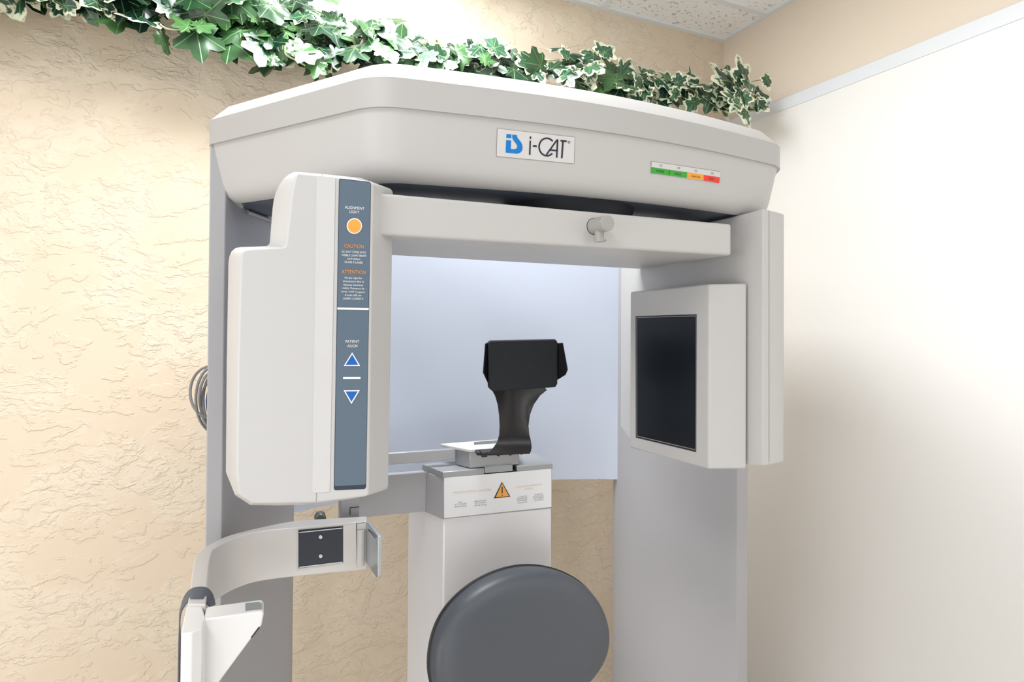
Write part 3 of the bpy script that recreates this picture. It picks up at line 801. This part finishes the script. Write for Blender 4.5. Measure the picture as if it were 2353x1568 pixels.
V, Fs = disc_data((hc.x, hc.y, EYE - 0.4345), (0, 0, -1), 0.0076, 0.068, 32); finish('hinge_barrel', V, Fs, ARMM, ga)
fpA = at_d(842, 1203, 1.262 * KR); fpB = at_d(870, 1240, 1.19 * KR)
fn = Vector((fpB.y - fpA.y, -(fpB.x - fpA.x), 0)).normalized()
FPp = lambda x, y: on_plane(x, y, fpA, fn)
fq = [FPp(*ZP(*p)) for p in [(1410, 478), (1440, 492), (1620, 722), (1632, 745), (1634, 1450), (1620, 1482), (1600, 1470), (1440, 1240), (1410, 1200)]]
sd = fn if fn.x > 0 else -fn
flap = extrude('end_flap', fq, sd * 0.008, STEEL, ga, bevel=0.0015)
FS = lambda px, py, off=0: on_plane(px, py, fpA - sd * off, fn)
flat('flap_groove', [stroke([ZP(1455, 610), ZP(1590, 765)], 1.0, FS, 0.0006), stroke([ZP(1462, 600), ZP(1612, 735)], 0.8, FS, 0.0006)], DARK, flap, split=True)
# knob and bracket behind the rail
kp = at_d(735.5, 1190, 1.12)
V, Fs = disc_data((kp.x, kp.y - 0.012, kp.z), (0, 1, 0), 0.0112, 0.022, 24); finish('lock_knob', V, Fs, KNOBM, ga, bevel=0.002)
bl = at_d(783.5, 1180, 1.115); br = at_d(825.5, 1180, 1.10)
prism('mount_bracket', [plan(bl), plan(br), (br.x + .004, br.y + 0.232), (bl.x + .045, bl.y + 0.232), (bl.x + .008, bl.y + 0.10)], -0.50, -0.372, SHEET, ga, bevel=0.002)
MB = lambda px, py, off=0: on_plane(px, py, Vector((bl.x, bl.y, 0)), Vector((br.y - bl.y, bl.x - br.x, 0)).normalized()) - ray(px, py) * 0.0015
flat('bracket_notch', [stroke([ZP(1300, 200), ZP(1130, 213), ZP(1128, 350)], 1.5, MB, 0)], DARK, ga)
# end block of the rail
ZE = lambda x, y: (400 + x / 6.879, 1340 + y / 6.879)
ZTB = -0.424
lb = [on_z(*ZE(*p), ZTB) for p in [(195, 362), (440, 348), (500, 575), (462, 600), (448, 706), (275, 790), (108, 806)]]
extrude('end_block', lb, (0, 0, -0.38), GLOSSW, ga, bevel=0.0015)
g1 = on_z(*ZE(500, 575), ZTB); g2 = on_z(*ZE(1370, 452), ZTB); gn = Vector((g2.y - g1.y, -(g2.x - g1.x), 0)).normalized()
GP = lambda x, y: on_plane(*ZE(x, y), g1, gn)
gv = on_z(*ZE(1370, 262), ZTB) - on_z(*ZE(1370, 452), ZTB)
gq = [GP(*p) for p in [(468, 590), (520, 570), (1360, 452), (1408, 462), (1418, 500), (1385, 680), (1350, 712), (718, 1568), (560, 1800), (455, 1800)]]
gus = extrude('arm_gusset', gq, gv, GLOSSW, ga, bevel=0.002)
GT = lambda px, py, off=0: on_z(px, py, ZTB + off)
flat('gusset_socket', [fillpoly([ZE(1125, 322), ZE(1345, 300), ZE(1390, 330), ZE(1388, 412), ZE(1128, 440)], GT, 0.0006)], STEEL, gus)
sl = [on_plane(*ZE(*p), g1 - gn * 0, gn) for p in [(1335, 706), (1352, 716), (1232, 872), (1214, 866)]]
extrude('gusset_slot', [p + (CAM - p).normalized() * 0.0012 for p in sl], gv * 0.3, DARK, gus)

# strap
se = [(411, 1600, .89), (412.5, 1500, .90), (414.5, 1440, .91), (417, 1412, .92), (424, 1396, .925), (437, 1381, .93), (452, 1377, .93), (466, 1380, .93), (474, 1388, .93), (481, 1396, .93)]
sb = [(417, 1600, .93), (417, 1500, .94), (414.5, 1420, .95), (418, 1395, .955), (426, 1371, .96), (438, 1357, .962), (455, 1351.5, .965), (474, 1353.5, .965), (487, 1368, .965), (493, 1392, .965)]
E3 = catmull([at_d(a, b, c * KR) for a, b, c in se], 5); B3 = catmull([at_d(a, b, c * KR) for a, b, c in sb], 5)
rings = []
for i, (a, b) in enumerate(zip(E3, B3)):
    t = (E3[min(i + 1, len(E3) - 1)] - E3[max(i - 1, 0)]).normalized(); nn = t.cross((b - a).normalized()).normalized() * 0.0018
    rings.append([a, b, b + nn, a + nn])
top(loft('strap', rings, STRAP, None, smooth=60), 'dark grey webbing strap looped over the curved arm rail', 'strap')

# ================================================================== CABLE COIL
cc = root('cable_coil', 'coil of grey cable hanging behind the left side column', 'cable', (-0.15, 1.64, 1.1))
for (cx_, cy_, rx, ry, yy, m_) in ((489, 902, 52, 60, 1.60, CABLE), (499, 918, 49, 77, 1.585, CABLE), (500, 915, 41.5, 64, 1.62, CABLE), (501, 930, 39, 62, 1.605, CABLE), (503, 920, 36, 66, 1.63, CABLE), (505, 925, 29, 50, 1.615, BLCABLE)):
    pth = []
    for k in range(48):
        a = 2 * math.pi * k / 48
        pth.append(on_y(cx_ + rx * math.cos(a), cy_ + ry * math.sin(a) * (1 - .05 * math.cos(a)), yy + 0.02 * math.cos(a * 2 + cx_)))
    V, Fs = tube_data(pth, 0.0034, 10, True); finish('cable_loop', V, Fs, m_, cc, smooth=80)
hk = on_y(500, 868, 1.60)
V, Fs = tube_data([(hk.x, 1.57, hk.z + .0), (hk.x, 1.66, hk.z + 0.0), (hk.x, YB + 0.002, hk.z + 0.01)], 0.004, 8); finish('wall_hook', V, Fs, STEEL, cc)


# ================================================================== IVY
def leaf_data(center, normal, updir, size, fold, curl, tone, kind):
    lobes = [(0, 1.0), (52, 0.84), (104, 0.62), (150, 0.44)]
    prof = []
    if kind == 1:
        lobes = [(0, 1.0), (48, 0.62), (100, 0.50), (150, 0.40)]
    pts = []
    half = []
    for i, (a, r) in enumerate(lobes):
        jr = r * random.uniform(0.9, 1.1)
        if i > 0:
            pa, pr = lobes[i - 1]
            half.append(((a + pa) / 2 - 2, min(r, pr) * random.uniform(0.70, 0.82)))
        half.append((a - 14, jr * 0.86)) if i > 0 else None
        half.append((a, jr))
        half.append((a + 14, jr * 0.84))
    half.append((176, 0.16))
    left = [(-a, r * random.uniform(0.95, 1.05)) for a, r in half if a != 0]
    loop = list(reversed(left)) + half
    n = normal.normalized(); y = (updir - n * updir.dot(n)).normalized(); x = y.cross(n)
    V, UV, E = [], [], []

    def put(u, v, e):
        z = -fold * abs(u) + curl * (v * v * 0.5) - 0.10 * curl * u * u + 0.03 * math.sin(9 * u + 5 * v)
        V.append(center + (x * u + y * v + n * z) * size); UV.append((u, v)); E.append(e)
    put(0, 0, 0.0)
    rad = [0.40, 0.75, 1.0]
    for q in rad:
        for a, r in loop:
            t = math.radians(a); put(math.sin(t) * r * q, math.cos(t) * r * q, q ** 2)
    m = len(loop); Fs = []
    for i in range(m - 1):
        Fs.append((0, 1 + i, 2 + i))
    for v_ in V:
        v_.y = min(v_.y, YB - 0.006); v_.x = min(v_.x, XR - 0.006)
    for k in range(len(rad) - 1):
        b = 1 + k * m
        for i in range(m - 1): Fs.append((b + i, b + m + i, b + m + i + 1, b + i + 1))
    return V, Fs, UV, E, [tone] * len(V)


def build_leaves(name, leaves, m, parent):
    V, Fs, UV, E, T = [], [], [], [], []
    for a in leaves:
        v, f, uv, e, t = leaf_data(*a); b = len(V)
        V += v; Fs += [tuple(i + b for i in q) for q in f]; UV += uv; E += e; T += t
    o = finish(name, V, Fs, m, parent, smooth=60, recalc=False)
    me = o.data
    ul = me.uv_layers.new(name='leaf')
    for lp_ in me.loops: ul.data[lp_.index].uv = UV[lp_.vertex_index]
    for nm, D in (('edge', E), ('tone', T)):
        at = me.attributes.new(nm, 'FLOAT', 'POINT'); at.data.foreach_set('value', D)
    return o


def ydepth(px):          # how far the garland stands at this column (right end turns in before the side wall)
    return 1.73 if px < 1560 else 1.73 - (px - 1560) / 200 * 0.26


track = [(-250, -75, 55, 1.35), (20, -52, 45, 1.2), (130, -42, 48, 1.1), (260, -28, 55, 1.1), (400, -5, 62, 1.15), (500, 22, 70, 1.15), (600, 45, 78, 1.1), (690, 72, 76, 1.05), (780, 84, 66, 1), (860, 96, 58, 1), (940, 126, 36, 1.1), (1040, 132, 36, 1.1),
         (1120, 140, 38, 1.1), (1220, 148, 38, 1.1), (1310, 162, 42, 1.1), (1400, 170, 42, 1.1), (1480, 192, 36, 1.1), (1560, 204, 34, 1.1), (1640, 212, 38, 1.15), (1700, 220, 40, 1.15), (1735, 228, 30, 1.0)]


def tk(px):
    for a, b in zip(track, track[1:]):
        if a[0] <= px <= b[0]:
            t = (px - a[0]) / (b[0] - a[0]); return [a[k] * (1 - t) + b[k] * t for k in range(1, 4)]
    return track[-1][1:]


gv_ = root('ivy_garland', 'artificial green and cream-edged ivy garland hanging along the top of the back wall', 'ivy garland', tuple(on_y(700, 80, 1.84)))
gar = {'g': gv_, 'v': gv_}
L = {'g': [], 'v': []}
for i in range(640):
    px = random.uniform(-250, 1745)
    cy, hw, sz = tk(px)
    if px > 900 and random.random() < 0.15: continue
    py = cy + random.gauss(0, 0.46) * hw
    yy = ydepth(px) + random.uniform(-0.07, 0.05)
    c = on_y(px, py, yy)
    c.x = min(c.x, XR - 0.06)
    n = Vector((random.gauss(-0.15, 0.45), -1.0, random.gauss(0.55, 0.55)))
    up = Vector((random.gauss(0, 0.75), 0, random.gauss(-0.35, 0.8)))
    k = 'v' if (px > 1440 and random.random() < 0.85) or (960 < px <= 1440 and random.random() < 0.5) or (px < 260 and random.random() < 0.8) or (px < 960 and random.random() < 0.10) else 'g'
    size = random.uniform(0.050, 0.080) * sz
    tone = random.choice((0.0, 0.05, 0.1, 0.2, 0.3, 0.45, 0.8))
    L[k].append((c, n, up, size, random.uniform(0.05, 0.30), random.uniform(-0.35, 0.25), tone, random.choice((0, 0, 1))))


def hero(k, bx_, by_, tx_, ty_, yy, size_px, nrm, tone, fold=0.12, kind=0, curl=0.0):
    b = on_y(bx_, by_, yy); t = on_y(tx_, ty_, yy)
    b.x = min(b.x, XR - 0.04)
    L[k].append((b, Vector(nrm), (t - b), (t - b).length, fold, curl, tone, kind))


hero('g', 452, 70, 465, 148, 1.66, 0, (0.0, -1, 0.15), 0.35)
hero('g', 430, 62, 400, 28, 1.64, 0, (0.1, -1, 0.5), 0.9)
hero('g', 455, 60, 495, 50, 1.64, 0, (0.0, -1, 0.6), 0.85)
hero('g', 375, 84, 392, 128, 1.70, 0, (0.8, -1, 0.1), 1.5, 0.45, 1)
hero('g', 368, 62, 362, 30, 1.70, 0, (0.8, -1, 0.3), 0.4, 0.4, 1)
hero('g', 330, 20, 320, 74, 1.68, 0, (0.1, -1, 0.0), 0.0)
hero('g', 480, 60, 502, 117, 1.72, 0, (0.2, -1, 0.0), 0.05)
hero('g', 596, 44, 585, 8, 1.66, 0, (0, -1, 0.3), 1.1)
hero('g', 684, 120, 690, 78, 1.63, 0, (0.1, -1, 0.4), 0.75)
hero('g', 690, 118, 748, 124, 1.62, 0, (0.0, -1, 0.5), 0.75)
hero('g', 627, 134, 620, 156, 1.66, 0, (0, -1, 0.2), 0.6)
hero('g', 626, 134, 592, 128, 1.66, 0, (0, -1, 0.2), 0.6)
hero('g', 640, 118, 572, 112, 1.68, 0, (0, -1, 0.3), 0.3)
hero('g', 729, 146, 721, 181, 1.64, 0, (0, -1, 0.1), 1.0)
hero('g', 731, 146, 756, 148, 1.64, 0, (0, -1, 0.1), 0.9)
hero('g', 770, 118, 775, 162, 1.68, 0, (0, -1, 0.1), 0.1)
hero('g', 886, 88, 901, 40, 1.68, 0, (0, -1, 0.2), 0.25)
hero('g', 895, 90, 942, 52, 1.68, 0, (0, -1, 0.2), 0.25)
hero('g', 881, 120, 870, 78, 1.62, 0, (0.1, -1, 0.5), 1.2)
hero('g', 884, 122, 922, 124, 1.62, 0, (0, -1, 0.4), 1.3)
hero('g', 880, 122, 878, 140, 1.62, 0, (0, -1, 0.4), 1.3)
hero('v', 1135, 110, 1146, 68, 1.66, 0, (0, -1, 0.3), 0.5)
hero('v', 1136, 110, 1178, 92, 1.66, 0, (0, -1, 0.5), 0.4)
hero('g', 1114, 140, 1128, 115, 1.64, 0, (0, -1, 0.3), 0.8)
hero('v', 1302, 128, 1294, 98, 1.68, 0, (0.2, -1, 0.2), 0.3)
hero('v', 1388, 120, 1372, 82, 1.64, 0, (0.1, -1, 0.4), 0.2)
hero('v', 1390, 120, 1420, 98, 1.64, 0, (0, -1, 0.4), 0.2)
hero('g', 1388, 122, 1384, 143, 1.64, 0, (0, -1, 0.3), 0.15)
hero('v', 1588, 178, 1572, 146, 1.66, 0, (0.9, -1, 0.1), 0.6, 0.5, 1)
hero('g', 1595, 206, 1606, 178, 1.68, 0, (0.5, -1, 0.1), 0.9, 0.3, 1)
hero('v', 1710, 184, 1693, 128, 1.48, 0, (0.1, -1, 0.0), -0.1)
hero('v', 1684, 190, 1620, 190, 1.50, 0, (0.1, -1, 0.4), -0.2)
hero('v', 1762, 180, 1769, 210, 1.49, 0, (0, -1, 0.0), 0.1)
hero('v', 1764, 182, 1764, 160, 1.50, 0, (0.3, -1, 0.0), -0.1)
hero('v', 1700, 205, 1745, 240, 1.47, 0, (0.2, -1, 0.2), 0.0)
hero('v', 1690, 224, 1655, 206, 1.46, 0, (0.0, -1, 0.5), 0.3)
hero('v', 1695, 232, 1698, 262, 1.45, 0, (0.0, -1, 0.2), 0.5)
hero('v', 1740, 232, 1762, 228, 1.50, 0, (0.0, -1, 0.1), -0.1)
hero('v', 132, 10, 160, 46, 1.70, 0, (0.1, -1, 0.1), -0.1)
hero('v', 245, 10, 250, 40, 1.68, 0, (0.1, -1, 0.1), 0.1)
build_leaves('foliage', L['g'], LEAFG, gar['g'])
build_leaves('variegated_foliage', L['v'], LEAFV, gar['v'])


def stem(px0, px1, parent, jit):
    P = []
    x = px0
    while x <= px1:
        cy = tk(x)[0]; p = on_y(x, cy + random.uniform(-jit, jit), ydepth(x) + random.uniform(0.0, 0.05)); p.x = min(p.x, XR - 0.03); P.append(p); x += 55
    return tube_data(catmull(P, 5), 0.0035, 8)


V, Fs = merge([stem(-240, 1400, 'g', 16), stem(-200, 1300, 'g', 22), tube_data(catmull([on_y(*p, 1.665) for p in [(452, 48), (440, 60), (415, 68), (385, 66), (368, 56)]], 5), 0.0022, 8), tube_data(catmull([on_y(*p, 1.66) for p in [(655, 105), (657, 125), (680, 138), (705, 152)]], 5), 0.003, 8)])
finish('stem', V, Fs, PALESTEM, gar['g'], smooth=80)
V, Fs = merge([stem(1250, 1745, 'v', 12), stem(1300, 1745, 'v', 20), tube_data(catmull([on_y(*p, 1.50) for p in [(1690, 198), (1715, 190), (1745, 184), (1763, 180)]], 5), 0.0015, 8)])
finish('stem', V, Fs, STEM, gar['v'], smooth=80)
# nails into the wall that hold the garlands
for x in (-150, 120, 420, 700, 960, 1250, 1360, 1500, 1620):
    p = on_y(x, tk(x)[0] - 4, ydepth(x)); V, Fs = tube_data([(p.x, p.y, p.z), (p.x, YB - 0.0005, p.z + 0.004)], 0.002, 6); finish('wall_pin', V, Fs, STEEL, gv_)
# clip on the panel cap
cp = on_x(1768, 238, XR - 0.004)
clip = box('wall_clip', (XR - 0.006, cp.y - 0.014, cp.z - 0.012), (XR - 0.0004, cp.y + 0.014, cp.z + 0.016), TRIMW, None, bevel=0.001)
top(clip, 'small screwed metal clip on the right wall above the white panel trim', 'clip')
V, Fs = disc_data((XR - 0.0055, cp.y, cp.z), (-1, 0, 0), 0.006, 0.003, 16); finish('screw_head', V, Fs, STEEL, clip)
